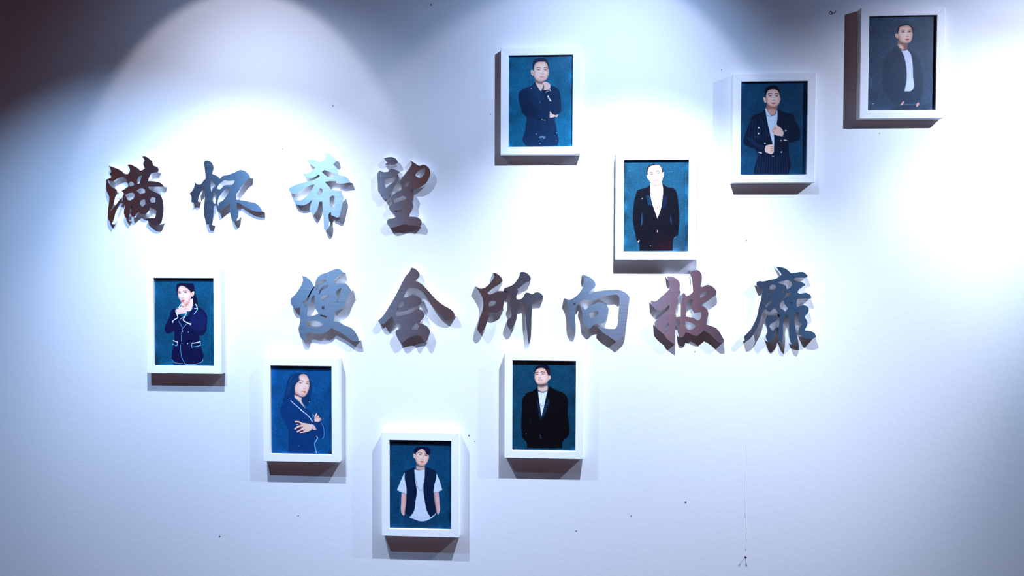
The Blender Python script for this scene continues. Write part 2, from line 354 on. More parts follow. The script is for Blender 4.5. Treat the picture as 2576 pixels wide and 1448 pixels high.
letter('steel_character', 'blue steel character 向, fourth from the left in the lower row', (1400, 680, 6.582), [
 [(435,55),(480,80),(550,110),(610,160),(645,225),(635,275),(580,320),(530,370),(547,392),(610,362),(700,340),(820,325),(950,318),(1030,318),(1100,345),(1170,390),(1210,455),(1195,520),(1180,700),(1160,870),(1130,1030),(1115,1060),(1050,1130),(990,1182),(950,1150),(850,1080),(750,1010),(688,943),(720,935),(800,955),(900,965),(970,960),(1000,920),(1020,800),(1030,650),(1040,500),(1030,430),(1000,405),(900,410),(780,430),(700,455),(650,492),(560,490),(450,480),(390,510),(370,550),(330,600),(318,680),(305,800),(318,900),(315,1005),(265,1000),(225,930),(205,830),(200,700),(190,600),(165,520),(130,457),(155,463),(200,485),(260,465),(330,420),(400,340),(440,260),(455,150)],
 [(270,545),(310,525),(330,540),(310,580),(285,575)],
 [(388,590),(430,610),(478,647),(540,602),(620,560),(690,525),(770,540),(830,575),(862,640),(840,720),(820,820),(790,870),(700,880),(610,905),(555,960),(530,972),(490,930),(450,880),(435,800),(420,680)],
 [(540,715),(600,690),(660,665),(692,675),(690,710),(640,760),(565,790)]])
letter('steel_character', 'reddish steel character 披, second from the right in the lower row', (1620, 670, S3), [
 [(360,160),(430,155),(500,185),(550,230),(570,290),(555,350),(587,402),(560,440),(530,480),(545,555),(520,620),(500,690),(510,797),(580,792),(585,700),(590,600),(605,500),(618,430),(632,403),(655,440),(668,468),(720,450),(777,400),(770,300),(755,190),(735,120),(745,72),(790,65),(850,52),(890,85),(915,140),(915,220),(895,310),(925,325),(970,300),(1010,290),(1070,310),(1130,360),(1150,410),(1140,440),(1080,490),(1000,540),(950,575),(900,605),(960,640),(1010,700),(1022,750),(1000,830),(990,920),(1060,940),(1150,980),(1200,1040),(1240,1110),(1266,1170),(1258,1212),(1200,1205),(1130,1150),(1050,1075),(948,1015),(870,1080),(850,1100),(780,1085),(700,1050),(655,1040),(640,1090),(600,1125),(555,1115),(535,1040),(528,960),(580,915),(572,850),(505,832),(498,900),(497,1000),(494,1237),(420,1190),(360,1140),(320,1080),(260,1030),(200,970),(165,910),(170,880),(210,840),(270,780),(340,720),(395,660),(402,602),(330,670),(270,700),(220,695),(150,640),(105,570),(117,533),(165,552),(200,540),(270,480),(340,420),(405,340),(410,260),(380,200)],
 [(670,570),(720,530),(772,518),(760,570),(745,610),(760,680),(800,740),(900,720),(905,750),(890,830),(850,858),(820,835),(740,805),(665,790),(668,700)],
 [(655,865),(730,885),(832,935),(770,990),(690,995),(655,960)],
 [(910,430),(985,380),(990,400),(940,480),(880,500),(890,470)],
 [(380,885),(390,950),(380,1045),(340,1020),(312,985),(350,950)]])
letter('steel_character', 'blue steel character 靡 at the right end of the lower row', (1830, 660, S1), [
 [(735,60),(810,70),(890,95),(935,130),(965,160),(1050,150),(1150,145),(1190,170),(1220,205),(1195,225),(1100,228),(1030,235),(1010,262),(1080,295),(1130,302),(1165,320),(1180,345),(1130,372),(1080,415),(1065,450),(1090,467),(1200,460),(1255,490),(1275,528),(1262,547),(1180,545),(1065,552),(1048,600),(1052,677),(1110,655),(1180,650),(1225,680),(1235,722),(1170,822),(1215,910),(1172,1030),(1280,1045),(1330,1080),(1345,1130),(1320,1145),(1150,1140),(1100,1100),(1085,1010),(1130,935),(1085,905),(1075,840),(1090,755),(1045,752),(1022,830),(1025,950),(1045,1080),(1040,1200),(1015,1262),(970,1235),(945,1150),(935,1000),(930,850),(915,800),(890,790),(860,850),(845,920),(845,1040),(835,1150),(825,1225),(790,1190),(765,1130),(775,1000),(788,880),(790,800),(755,745),(720,690),(690,710),(650,750),(605,740),(590,708),(555,715),(535,750),(515,800),(495,880),(470,950),(430,1020),(380,1110),(310,1180),(262,1190),(250,1120),(290,1080),(340,1030),(400,930),(440,840),(465,740),(480,660),(510,560),(525,470),(545,400),(500,385),(440,345),(440,310),(465,285),(540,285),(640,265),(740,240),(817,190),(808,160),(770,110)],
 [(645,360),(690,330),(730,345),(735,380),(700,410),(640,405)],
 [(600,482),(620,450),(670,430),(680,450),(640,477)],
 [(770,295),(850,280),(910,265),(970,300),(980,340),(940,390),(900,402),(890,350),(830,330),(780,310)],
 [(815,460),(840,425),(885,412),(878,440),(830,468)],
 [(795,640),(830,580),(870,510),(890,462),(955,455),(955,490),(900,520),(860,570),(870,630),(918,695),(880,745),(840,710),(800,690)],
 [(950,610),(985,600),(970,630)],
 [(570,660),(620,605),(670,568),(690,575),(660,620),(615,655),(590,685)],
 [(605,800),(690,800),(760,795),(778,830),(740,880),(660,930),(630,970),(660,1010),(690,1040),(730,990),(758,985),(720,1080),(680,1180),(640,1222),(600,1180),(580,1120),(605,1050),(590,960),(575,880)]])
# ------------------------------------------------------------------ portrait frames
FW, FH, FT, BORDER, RECESS = 199.41/FPX*(DIST-0.028), 267.58/FPX*(DIST-0.028), 0.028, 0.0255, 0.0072
PW, PH = 380, 544                                     # print raster
OW, OH = FW-2*BORDER, FH-2*BORDER
def blur(a, s):
    if s <= 0: return a
    r = max(1, int(3*s)); k = np.exp(-0.5*(np.arange(-r, r+1)/s)**2); k /= k.sum()
    p = np.pad(a, ((r, r), (0, 0)), 'edge'); a = sum(k[i]*p[i:i+a.shape[0]] for i in range(2*r+1))
    p = np.pad(a, ((0, 0), (r, r)), 'edge'); return sum(k[i]*p[:, i:i+a.shape[1]] for i in range(2*r+1))
class Print:
    """the flat photographic print of one frame, drawn shape by shape"""
    def __init__(s, centre, bg, seed):
        s.c = centre
        rng = np.random.default_rng(seed)
        n1 = blur(rng.standard_normal((PH, PW)), 22); n1 /= n1.std()
        n2 = blur(rng.standard_normal((PH, PW)), 1.1); n2 /= n2.std()
        s.noise = n2
        yy, xx = np.mgrid[0:PH, 0:PW]
        s.im = np.array(bg, float)[None, None]*(1 + 0.07*n1 + 0.05*n2)[..., None]
    def uv(s, crop, pts):
        ox, oy, k = crop; out = []
        for x, y in pts:
            p = at(ox+x/k, oy+y/k, FT-RECESS)
            out.append((((p.x-s.c.x)/OW+0.5)*PW, (0.5-(p.z-s.c.z)/OH)*PH))
        return out
    def put(s, m, col, a=1.0):
        m = np.clip(m*a, 0, 1)[..., None]
        s.im = s.im*(1-m) + np.array(col, float)*m
    def poly(s, crop, col, pts, soft=0.7, a=1.0, sharp=False):
        L = np.array(s.uv(crop, pts)) if sharp else smooth_loop(s.uv(crop, pts), 4.0, 60)
        m = np.zeros((PH, PW+2)); x1, y1 = L[:, 0], L[:, 1]; x2, y2 = np.roll(x1, -1), np.roll(y1, -1)
        lo, hi = max(0, int(y1.min())), min(PH, int(y1.max())+2)
        for r in range(lo, hi):
            for f in (0.17, 0.5, 0.83):
                y = r+f; q = (y1 > y) != (y2 > y)
                if not q.any(): continue
                xs = np.sort(x1[q] + (y-y1[q])*(x2[q]-x1[q])/(y2[q]-y1[q])).clip(0, PW-1e-3)
                for a0, a1 in zip(xs[::2], xs[1::2]):
                    i0, i1 = int(a0), int(a1)
                    if i0 == i1: m[r, i0] += (a1-a0)/3; continue
                    m[r, i0] += (i0+1-a0)/3; m[r, i1] += (a1-i1)/3
                    m[r, i0+1:i1] += 1/3
        s.put(blur(m[:, :PW], soft), col, a)
    def line(s, crop, col, wd, pts, a=1.0, soft=0.5):
        L = s.uv(crop, pts); h = wd/crop[2]*PW/158.0/2
        if len(L) > 2:
            L2 = []
            for i in range(len(L)-1):
                p0, p1, p2, p3 = (np.array(L[max(0, min(len(L)-1, j))]) for j in (i-1, i, i+1, i+2))
                for t in (0, .25, .5, .75):
                    L2.append(0.5*(2*p1+(p2-p0)*t+(2*p0-5*p1+4*p2-p3)*t*t+(3*p1-p0-3*p2+p3)*t**3))
            L = L2+[L[-1]]
        A = np.array(L); x0, y0 = np.floor(A.min(0)-h-3).astype(int).clip(0); x1, y1 = np.ceil(A.max(0)+h+3).astype(int)
        x1, y1 = min(PW, x1), min(PH, y1)
        if x1 <= x0 or y1 <= y0: return
        yy, xx = np.mgrid[y0:y1, x0:x1]+0.5; d = np.full(xx.shape, 1e9)
        for p, q in zip(A[:-1], A[1:]):
            e = q-p; t = (((xx-p[0])*e[0]+(yy-p[1])*e[1])/max(e@e, 1e-9)).clip(0, 1)
            d = np.minimum(d, np.hypot(xx-p[0]-t*e[0], yy-p[1]-t*e[1]))
        m = np.zeros((PH, PW)); m[y0:y1, x0:x1] = np.clip(h+0.5-d, 0, 1)
        s.put(blur(m, soft), col, a)
    def dots(s, crop, col, r, pts, a=1.0):
        for p in pts: s.line(crop, col, 2*r, [p, (p[0]+.5, p[1])], a)
    def face(s, crop, pts):
        s.poly(crop, SKM, pts)
        A = np.array(pts, float); c = A.mean(0)
        s.poly(crop, SK, [tuple(c+(q-c)*0.84) for q in A], 4.5)
        s.poly(crop, SKH, [tuple(c+(q-c)*(0.42, 0.5)-(0, 25)) for q in A], 9.0, .7)
    def grain(s, amt=5):
        s.im = np.clip(s.im + amt*s.noise[..., None]*np.array([1, .9, 1.1]), 0, 255)

SK, SKM, SKH, SKS, LIP, BROW, EYE = (232, 194, 176), (208, 158, 138), (242, 212, 196), (176, 108, 92), (182, 82, 68), (72, 40, 38), (34, 18, 20)
WHT = (206, 208, 210)
def face_features(P, c, brows, eyes, nose, mouth, bw, ew, lip=LIP, mw=None, browcol=BROW):
    for b in brows:
        P.line(c, browcol, bw, b, .85, .9)
        P.line(c, SKM, 26, [(x, y+34) for x, y in b], .5, 2.5)          # lid crease
    for e in eyes:
        (x0, y0), (x1, y1), (x2, y2) = e
        o = 9+ew*0.35
        P.poly(c, SKS, [(x0-10, y0), (x1, y1-o-4), (x2+10, y2), (x1, y1+o+12)], 2.2, .45)
        P.poly(c, (214, 204, 204), [(x0, y0), (x1, y1-o*0.75), (x2, y2), (x1, y1+o*0.95)], .45)
        P.dots(c, EYE, o*0.82, [(x1+2, y1+o*0.1)])
        P.line(c, EYE, 9, [(x0-4, y0), (x1, y1-o*0.75), (x2+4, y2)], .9, .6)
        P.line(c, (130, 80, 74), 6, [(x0+8, y0+6), (x1, y1+o), (x2-6, y2+4)], .5, .8)
    nx = sum(q[0] for n in nose for q in n)/sum(len(n) for n in nose); ny = min(q[1] for n in nose for q in n)
    ey = sum(e[1][1] for e in eyes)/2; ex = sum(e[1][0] for e in eyes)/2
    P.line(c, SKM, 22, [(ex+(nx-ex)*.2+22, ey+10), (ex+(nx-ex)*.7+24, ey+(ny-ey)*.7), (nx+34, ny-2)], .65, 2.4)
    P.line(c, SKH, 18, [(ex+(nx-ex)*.2-4, ey), (nx-4, ny-14)], .7, 2.4)
    for n in nose: P.line(c, (140, 68, 60), 11, n, .8, .9)
    P.line(c, SKM, 20, [(nx-40, ny+24), (nx, ny+36), (nx+40, ny+22)], .5, 2.2)
    if mw:
        P.line(c, lip, mw, mouth, .9, .8); m = mouth[len(mouth)//2]
        P.line(c, (206, 128, 116), mw*1.1, [(mouth[0][0]+26, mouth[0][1]+14), (m[0], m[1]+30), (mouth[-1][0]-22, mouth[-1][1]+14)], .6, 1.5)
        P.line(c, SKM, 16, [(m[0]-34, m[1]+56), (m[0]+34, m[1]+56)], .6, 2.4)
    else:
        P.poly(c, lip, mouth, .8); a, b = min(mouth), max(mouth)
        P.line(c, (110, 34, 32), 7, [a, ((a[0]+b[0])/2, (a[1]+b[1])/2-2), b], .7, .7)
        P.line(c, SKM, 18, [((a[0]+b[0])/2-34, a[1]+62), ((a[0]+b[0])/2+34, a[1]+62)], .55, 2.4)

def portrait_chin(P):
    c0, c1, c2 = (1220, 90, 4.137), (1275, 130, 12.065), (1275, 250, 12.065)
    coat = (10, 42, 74)
    P.poly(c1, (16, 34, 62), [(815,560),(780,450),(775,370),(810,280),(850,225),(930,195),(1040,182),(1150,200),(1230,270),(1262,350),(1270,520),(1240,560),(900,600)])
    P.poly(c1, SK, [(722,575),(760,548),(815,590),(815,720),(775,722),(738,665)])
    P.line(c1, SKS, 16, [(755,590),(775,640),(785,690)], .7)
    P.poly(c1, SKS, [(850,840),(960,880),(1110,880),(1110,1050),(1035,1195),(985,1165),(925,1075),(866,945)], a=.75)
    P.poly(c1, SK, [(870,935),(960,970),(1060,985),(1105,1050),(1035,1195),(985,1165),(925,1075)], 2.0)
    P.face(c1, [(815,560),(828,440),(868,355),(940,312),(1050,300),(1170,312),(1222,372),(1252,470),(1272,600),(1255,730),(1210,830),(1130,888),(1040,905),(940,885),(862,820),(815,740),(806,640)])
    P.poly(c1, SKS, [(806,560),(850,600),(845,740),(880,830),(830,790),(806,700)], 3, .35)
    face_features(P, c1, [[(905,490),(945,475),(1022,492)], [(1125,492),(1175,478),(1232,500)]], [[(915,548),(960,543),(1005,556)], [(1130,556),(1170,547),(1215,560)]],
                  [[(1040,662),(1062,676)], [(1090,680),(1112,668)]], [(1000,772),(1060,752),(1132,776)], 15, 11, (176, 92, 84), 15)
    P.poly(c0, coat, [(350,620),(358,585),(385,560),(430,540),(490,515),(518,478),(545,530),(583,580),(605,548),(618,520),(690,520),(735,535),(765,555),(780,600),(792,720),(788,790),(762,815),(735,820),(728,850),(745,960),(752,1010),(768,1090),(755,1142),(428,1142),(392,1090),(412,1010),(425,920),(432,845),(395,810),(372,740)], 1.0)
    P.poly(c0, (6, 30, 60), [(352,620),(372,570),(440,560),(470,700),(540,760),(560,830),(440,840),(396,806),(372,740)], 3, .6)
    P.poly(c0, (14, 62, 98), [(490,520),(520,500),(575,585),(600,600),(590,760),(570,770),(540,650)], 3, .5)
    P.line(c0, (4, 20, 40), 4, [(548,845),(552,960),(560,1000)], .6); P.line(c0, (4, 20, 40), 3, [(585,590),(590,700),(575,780)], .7)
    P.line(c0, (4, 18, 38), 4, [(430,845),(520,800),(640,770),(675,785)], .5)
    P.poly(c1, SK, [(1072,1010),(1085,955),(1130,915),(1190,910),(1255,940),(1312,990),(1322,1050),(1312,1112),(1240,1142),(1150,1168),(1118,1150),(1130,1040),(1122,1000),(1100,1072),(1078,1040)])
    P.line(c1, (150, 62, 50), 14, [(1112,990),(1122,1040),(1105,1090)], .8)
    P.line(c1, SKS, 12, [(1180,930),(1240,990),(1290,1010)], .4)
    P.line(c1, (14, 20, 40), 46, [(1150,1195),(1230,1165),(1310,1145)])
    P.line(c1, WHT, 22, [(1180,1222),(1245,1195)]); P.dots(c1, WHT, 13, [(1205,1160),(1252,1150)]); P.line(c1, (190, 215, 235), 26, [(1300,1135),(1322,1180)])
    P.dots(c0, (235, 238, 240), 8, [(656,631),(664,647),(673,661),(682,675)])
    P.poly(c0, SK, [(675,782),(690,800),(712,818),(745,822),(758,815),(760,826),(750,848),(730,842),(705,850),(674,853)])
    P.line(c0, (160, 70, 60), 4, [(705,815),(735,826),(752,822)], .7)
    P.line(c0, (4, 10, 20), 16, [(560,868),(640,878)], .7); P.dots(c0, (225, 232, 236), 4, [(588,872),(599,874),(614,876),(626,877)])
    P.line(c0, (120, 170, 190), 4, [(560,1060),(575,1046),(620,1046),(626,1060),(600,1074),(566,1070)]); P.line(c0, (190, 220, 230), 5, [(575,1058),(600,1052),(615,1060)])
    P.dots(c0, (220, 230, 236), 4, [(532,1022),(484,548),(572,1120),(745,1010)]); P.dots(c0, (120, 160, 190), 4, [(740,1092),(575,692)])

def portrait_necklace(P):
    c0, c1 = (1520, 360, 4.137), (1565, 400, 12.065)
    P.poly(c1, (20, 14, 18), [(765,500),(752,340),(785,235),(860,180),(960,150),(1060,155),(1150,185),(1215,280),(1245,400),(1235,470),(900,500)])
    P.poly(c1, SK, [(742,490),(772,488),(800,520),(805,625),(785,605)]); P.poly(c1, SK, [(1225,420),(1250,388),(1266,405),(1264,480),(1248,552),(1225,560)])
    P.poly(c1, SK, [(860,720),(1000,780),(1205,700),(1228,790),(1240,860),(1238,1000),(1200,1440),(930,1440),(880,1200),(848,900)])
    P.poly(c0, SK, [(476,455),(478,500),(492,600),(520,690),(553,785),(587,700),(604,600),(611,480),(600,430),(500,440)])
    P.poly(c1, SKS, [(862,725),(980,780),(1090,782),(1205,712),(1190,770),(1100,815),(1020,835),(930,800)], 3, .8)
    P.face(c1, [(772,430),(785,310),(840,222),(940,180),(1060,166),(1140,190),(1190,270),(1222,390),(1240,510),(1220,640),(1170,720),(1080,768),(980,775),(890,738),(828,660),(785,560)])
    P.line(c1, (60, 20, 22), 16, [(870,205),(930,180),(1000,165)], .7)
    face_features(P, c1, [[(825,425),(870,402),(935,414)], [(1032,388),(1085,358),(1160,358)]], [[(845,482),(890,465),(935,462)], [(1062,432),(1110,420),(1150,412)]],
                  [[(960,576),(985,556),(1002,572)], [(1038,570),(1056,552)]], [(955,667),(1000,645),(1050,637),(1105,633)], 20, 14, (165, 82, 76), 17)
    P.line(c1, SKS, 12, [(985,690),(1060,682)], .5)
    coat = (7, 11, 20)
    P.poly(c0, coat, [(478,432),(440,460),(345,495),(322,560),(302,700),(298,800),(310,880),(325,950),(340,1015),(360,1040),(368,1118),(712,1118),(740,970),(768,960),(781,800),(772,640),(750,510),(735,480),(650,452),(606,418),(613,480),(608,580),(588,690),(553,787),(520,692),(491,600),(476,500)], 0.9)
    P.poly(c0, (18, 62, 92), [(393,705),(398,770),(390,855),(382,868),(384,790)], 1); P.poly(c0, (16, 52, 80), [(690,740),(703,800),(697,852),(688,800)], 1)
    P.poly(c0, (16, 62, 88), [(436,540),(470,545),(500,650),(455,640)], 2, .7); P.poly(c0, (12, 24, 56), [(615,560),(655,545),(650,630),(590,700),(606,630)], 2, .8)
    P.line(c0, (30, 40, 60), 4, [(640,680),(708,684)], .6)
    P.line(c0, (150, 96, 78), 4, [(480,475),(500,560),(535,645),(552,662)]); P.line(c0, (150, 96, 78), 4, [(610,540),(590,605),(565,650),(552,662)]); P.dots(c0, (170, 90, 70), 6, [(553,672)])
    P.poly(c0, SK, [(345,1020),(368,1004),(366,1018),(358,1032)]); P.poly(c0, (200, 150, 140), [(546,925),(553,895),(563,925)]); P.poly(c0, (90, 120, 140), [(732,985),(745,965),(740,990)], 1, .6)
    P.line(c0, (60, 120, 140), 5, [(250,283),(278,292)], .8); P.line(c0, (60, 110, 130), 4, [(650,300),(720,292)], .7); P.dots(c0, (160, 190, 210), 4, [(392,574),(482,1067)])

def portrait_pinstripe(P):
    c0, c1 = (1770, 160, 4.137), (1860, 205, 12.065)
    hair, navy = (9, 12, 30), (7, 22, 44)
    P.poly(c1, hair, [(800,560),(772,400),(782,280),(830,190),(920,132),(1040,112),(1150,152),(1212,250),(1242,380),(1242,500),(1000,560)], 1.2)
    P.poly(c1, SK, [(715,492),(755,468),(805,520),(810,640),(770,642),(738,562)]); P.poly(c1, SKS, [(1230,500),(1252,488),(1250,560),(1228,590)])
    P.poly(c1, SKS, [(833,660),(920,740),(1080,750),(1165,720),(1142,830),(1060,1010),(960,1040),(860,930),(818,840)], a=.9)
    P.poly(c1, SK, [(850,860),(980,820),(1110,860),(1055,1000),(960,1035),(880,930)], 4, .6)
    P.face(c1, [(805,440),(832,340),(870,262),(950,232),(1100,232),(1170,272),(1212,370),(1236,480),(1240,560),(1210,660),(1160,728),(1080,760),(980,760),(900,720),(832,650),(800,560)])
    P.poly(c1, SKS, [(800,470),(850,500),(850,620),(910,715),(850,680),(805,600)], 3, .5)
    face_features(P, c1, [[(880,382),(925,364),(985,372)], [(1085,376),(1135,368),(1190,382)]], [[(890,444),(932,433),(970,448)], [(1098,446),(1140,437),(1176,448)]],
                  [[(990,562),(1010,570)], [(1035,560),(1046,578),(1082,572)]], [(962,652),(1035,640),(1106,646),(1080,672),(1030,686),(985,668)], 22, 18, (192, 84, 88))
    P.poly(c0, (196, 212, 226), [(640,468),(648,462),(672,505),(705,548),(740,530),(765,478),(770,520),(758,640),(737,700),(738,830),(731,942),(715,850),(700,770),(672,640),(650,530)])
    P.line(c0, (70, 110, 130), 4, [(662,538),(700,552)], .8); P.line(c0, (70, 110, 130), 5, [(735,540),(755,515),(768,522)], .8)
    P.poly(c0, navy, [(640,476),(600,510),(560,522),(510,550),(470,640),(440,720),(414,810),(430,850),(480,870),(545,900),(560,935),(550,1010),(530,1080),(524,1148),(882,1148),(908,1060),(892,960),(880,820),(940,815),(1003,790),(1002,690),(955,590),(930,530),(850,510),(775,470),(770,560),(757,650),(739,720),(737,800),(731,942),(715,850),(690,740),(662,620),(648,530)], 1.0)
    st = (26, 70, 108)
    for k in range(7): P.line(c0, st, 4, [(500+k*22, 560+ (0 if k>3 else 20)), (470+k*30, 720), (480+k*28, 790)], .7)
    for k in range(5): P.line(c0, st, 4, [(440+k*16, 760+k*6), (520+k*14, 838+k*2), (625, 880-k*12+20)], .5)
    for k in range(13): P.line(c0, st, 4, [(572+k*24, 950), (548+k*27, 1140)], .6)
    for k in range(4): P.line(c0, st, 4, [(780+k*32, 540+k*10), (775+k*34, 800)], .45)
    P.line(c0, (3, 8, 18), 6, [(600,560),(660,680),(700,780),(728,880)], .7); P.line(c0, st, 4, [(590,560),(650,690),(690,790)], .8)
    P.line(c0, (40, 80, 110), 5, [(525,762),(578,760)], .7)
    P.poly(c0, SK, [(712,695),(722,664),(750,645),(762,632),(775,648),(805,668),(832,735),(822,758),(790,752),(758,748),(738,738),(714,718)])
    for a in ([(728,672),(742,690)], [(740,660),(755,682)], [(715,700),(730,712)]): P.line(c0, (150, 66, 66), 5, a, .8)
    P.poly(c0, SK, [(636,890),(650,850),(690,842),(722,840),(727,862),(730,890),(728,925),(704,942),(672,932),(648,924)])
    for y in (862, 884, 906): P.line(c0, (150, 66, 66), 5, [(698,y+2),(727,y-2)], .8)
    P.dots(c0, (222, 226, 224), 8, [(573,667),(571,727),(638,828)]); P.dots(c0, (170, 196, 204), 8, [(855,698),(805,801),(810,920)])
    P.dots(c0, (215, 222, 226), 6, [(838,794),(850,797),(862,798),(576,921),(588,926),(600,930)]); P.line(c0, (215, 222, 226), 6, [(712,962),(732,962)])

def portrait_side(P):
    c0, c1 = (2090, 0, 4.137), (2185, 40, 12.065)
    P.poly(c0, (26, 40, 58), [(692,470),(625,530),(565,600),(540,760),(560,960),(640,1060),(720,1085),(740,1140),(900,1140),(935,1050),(962,900),(940,700),(900,590),(850,540),(805,515),(835,600),(852,660),(860,920),(762,946),(785,800),(772,650),(740,540)], 5, .5)
    P.poly(c1, (24, 22, 38), [(880,560),(868,420),(915,315),(1000,272),(1120,258),(1250,278),(1322,330),(1348,480),(1330,520),(900,580)], 1.2)
    P.poly(c1, SK, [(800,562),(850,530),(895,580),(895,682),(845,664)]); P.line(c1, SKS, 14, [(830,570),(850,620),(870,660)], .6)
    P.poly(c1, SKS, [(890,740),(980,790),(1100,830),(1195,840),(1182,960),(1192,1045),(1110,1050),(1005,1015),(930,950),(876,870)], a=.65)
    P.poly(c1, SK, [(885,860),(1000,880),(1060,960),(1060,1040),(1005,1015),(930,950)], 4)
    P.face(c1, [(890,560),(915,440),(950,335),(1050,304),(1250,314),(1302,380),(1326,480),(1336,580),(1312,700),(1262,790),(1170,826),(1060,820),(960,770),(905,690),(885,610)])
    P.poly(c1, SKS, [(888,560),(950,620),(990,740),(1080,815),(960,775),(905,700)], 5, .6)
    face_features(P, c1, [[(990,452),(1040,435),(1112,452)], [(1195,465),(1240,432),(1302,425)]], [[(1000,502),(1045,490),(1085,502)], [(1195,495),(1240,480),(1290,488)]],
                  [[(1140,608),(1175,626),(1215,612)]], [(1098,712),(1150,692),(1200,680),(1242,706),(1205,742),(1150,736)], 16, 16, (190, 96, 92), None, (120, 66, 62))
    P.poly(c0, (206, 212, 236), [(733,522),(760,527),(800,520),(830,560),(848,640),(856,800),(862,915),(838,942),(765,948),(782,880),(790,760),(780,660),(760,580)])
    for h in ([(722,1092),(750,1056),(764,1050),(752,1092)], [(890,1082),(915,1060),(922,1090),(892,1116)]): P.poly(c0, (215, 150, 140), h)
    P.line(c0, (60, 96, 140), 14, [(755,1085),(880,1085)], .6); P.dots(c0, (150, 200, 215), 5, [(442,1078)])

def portrait_hand_lips(P):
    c0, c1, c2 = (340, 660, 4.137), (385, 700, 12.8125), (385, 810, 12.8125)
    hair, navy, tr = (14, 16, 44), (12, 18, 56), (226, 232, 232)
    P.poly(c1, hair, [(800,560),(752,330),(770,190),(860,150),(1000,150),(1300,160),(1335,300),(1352,450),(1400,620),(1442,800),(1420,960),(1320,940),(1240,800),(1200,600),(900,600)], 1.0)
    P.poly(c1, SK, [(1000,820),(1100,760),(1200,690),(1262,640),(1285,760),(1268,920),(1205,1045),(1080,1060),(1040,900)])
    P.poly(c1, (196, 104, 88), [(1020,850),(1100,790),(1215,715),(1130,830),(1080,900),(1060,900)], 3, .85)
    P.face(c1, [(795,450),(812,330),(870,245),(960,238),(1080,300),(1190,400),(1225,470),(1235,600),(1195,700),(1100,790),(1000,838),(930,790),(890,720),(838,640),(803,540)])
    P.poly(c1, SK, [(1225,480),(1295,405),(1336,430),(1312,540),(1265,592),(1225,545)]); P.line(c1, (190, 90, 70), 26, [(1260,470),(1265,530)], .7)
    face_features(P, c1, [[(790,425),(850,414),(885,430)], [(965,410),(1040,392),(1092,406)]], [[(812,472),(855,462),(892,482)], [(1000,450),(1045,446),(1085,464)]],
                  [[(905,625),(940,636),(972,622)]], [(908,708),(960,693),(1032,712),(985,735),(975,772),(925,750)], 15, 24, (200, 74, 62))
    P.poly(c0, navy, [(440,478),(400,482),(372,505),(360,560),(330,620),(307,690),(318,730),(340,738),(408,712),(410,780),(395,870),(384,950),(381,1010),(410,1035),(490,1052),(530,1062),(600,1062),(690,1032),(712,980),(692,900),(665,760),(700,756),(735,720),(746,650),(742,540),(705,490),(645,455),(606,440),(605,470),(572,510),(540,560),(480,560),(440,500)], 1.0)
    P.poly(c0, (20, 34, 84), [(600,500),(700,500),(735,600),(720,700),(660,720),(560,660)], 6, .6)
    P.poly(c1, SK, [(945,800),(968,782),(985,805),(1040,900),(1088,960),(1092,1060),(1062,1112),(960,1132),(860,1142),(790,1185),(757,1085),(768,1010),(845,940),(905,880)])
    P.poly(c1, (180, 80, 66), [(932,925),(965,868),(1000,922)], .6, .9); P.line(c1, (190, 110, 100), 12, [(1000,880),(1050,960),(1085,955)], .7)
    for a in ([(850,1010),(950,985),(1070,1000)], [(830,1060),(930,1050),(1050,1060)]): P.line(c1, (205, 140, 128), 10, a, .7)
    P.line(c1, (176, 84, 76), 14, [(805,1110),(880,1100),(960,1110)], .7)
    P.line(c1, tr, 26, [(925,805),(870,870),(825,940)]); P.line(c1, (110, 170, 190), 20, [(770,940),(765,975)])
    P.line(c1, tr, 28, [(765,1000),(730,1040),(755,1130),(795,1260),(700,1320),(635,1380),(640,1415)])
    P.line(c1, tr, 27, [(1085,1105),(1040,1185),(1000,1270),(970,1345),(1060,1400),(1160,1448),(1215,1448)]); P.line(c2, tr, 27, [(1060,0),(1140,35),(1215,80)])
    P.line(c1, tr, 16, [(985,1240),(880,1310)]); P.line(c1, (60, 140, 190), 13, [(830,1360),(860,1448)])
    P.line(c1, tr, 30, [(1372,832),(1408,890),(1420,940)]); P.line(c1, (130, 205, 225), 24, [(1330,970),(1440,962),(1390,1060),(1320,1150)])
    P.line(c1, tr, 17, [(1278,650),(1280,760),(1288,880)]); P.dots(c1, (150, 190, 190), 14, [(1285,590)])
    te = (70, 150, 195)
    P.line(c2, (100, 180, 215), 15, [(850,0),(940,160)]); P.line(c2, (100, 180, 215), 17, [(1075,60),(930,225)])
    P.line(c2, te, 17, [(922,310),(915,460),(910,620)]); P.line(c2, te, 18, [(890,730),(890,900),(930,1150),(1040,1345)])
    P.line(c2, (140, 205, 225), 14, [(1040,1350),(1150,1365),(1350,1360),(1560,1280),(1612,1190)]); P.line(c2, (110, 180, 215), 13, [(605,1190),(660,1270),(760,1315),(880,1332),(945,1312)])
    P.line(c2, tr, 30, [(655,588),(715,615),(790,640)]); P.line(c2, (120, 190, 220), 18, [(785,650),(765,758),(700,735),(635,700)])
    P.line(c2, tr, 30, [(1262,678),(1390,660),(1518,622)]); P.line(c2, (130, 200, 225), 20, [(1235,695),(1252,800)]); P.line(c2, (130, 200, 225), 20, [(1252,800),(1400,780),(1532,742)]); P.line(c2, (130, 200, 225), 18, [(1532,742),(1515,640)])
    P.dots(c2, tr, 18, [(950,290),(1116,685)]); P.dots(c2, te, 20, [(1135,315),(930,682)])
    P.poly(c2, (10, 26, 60), [(650,1300),(760,1325),(900,1340),(945,1318),(1040,1360),(1350,1370),(1500,1310),(1500,1390),(650,1390)], 1, .8)

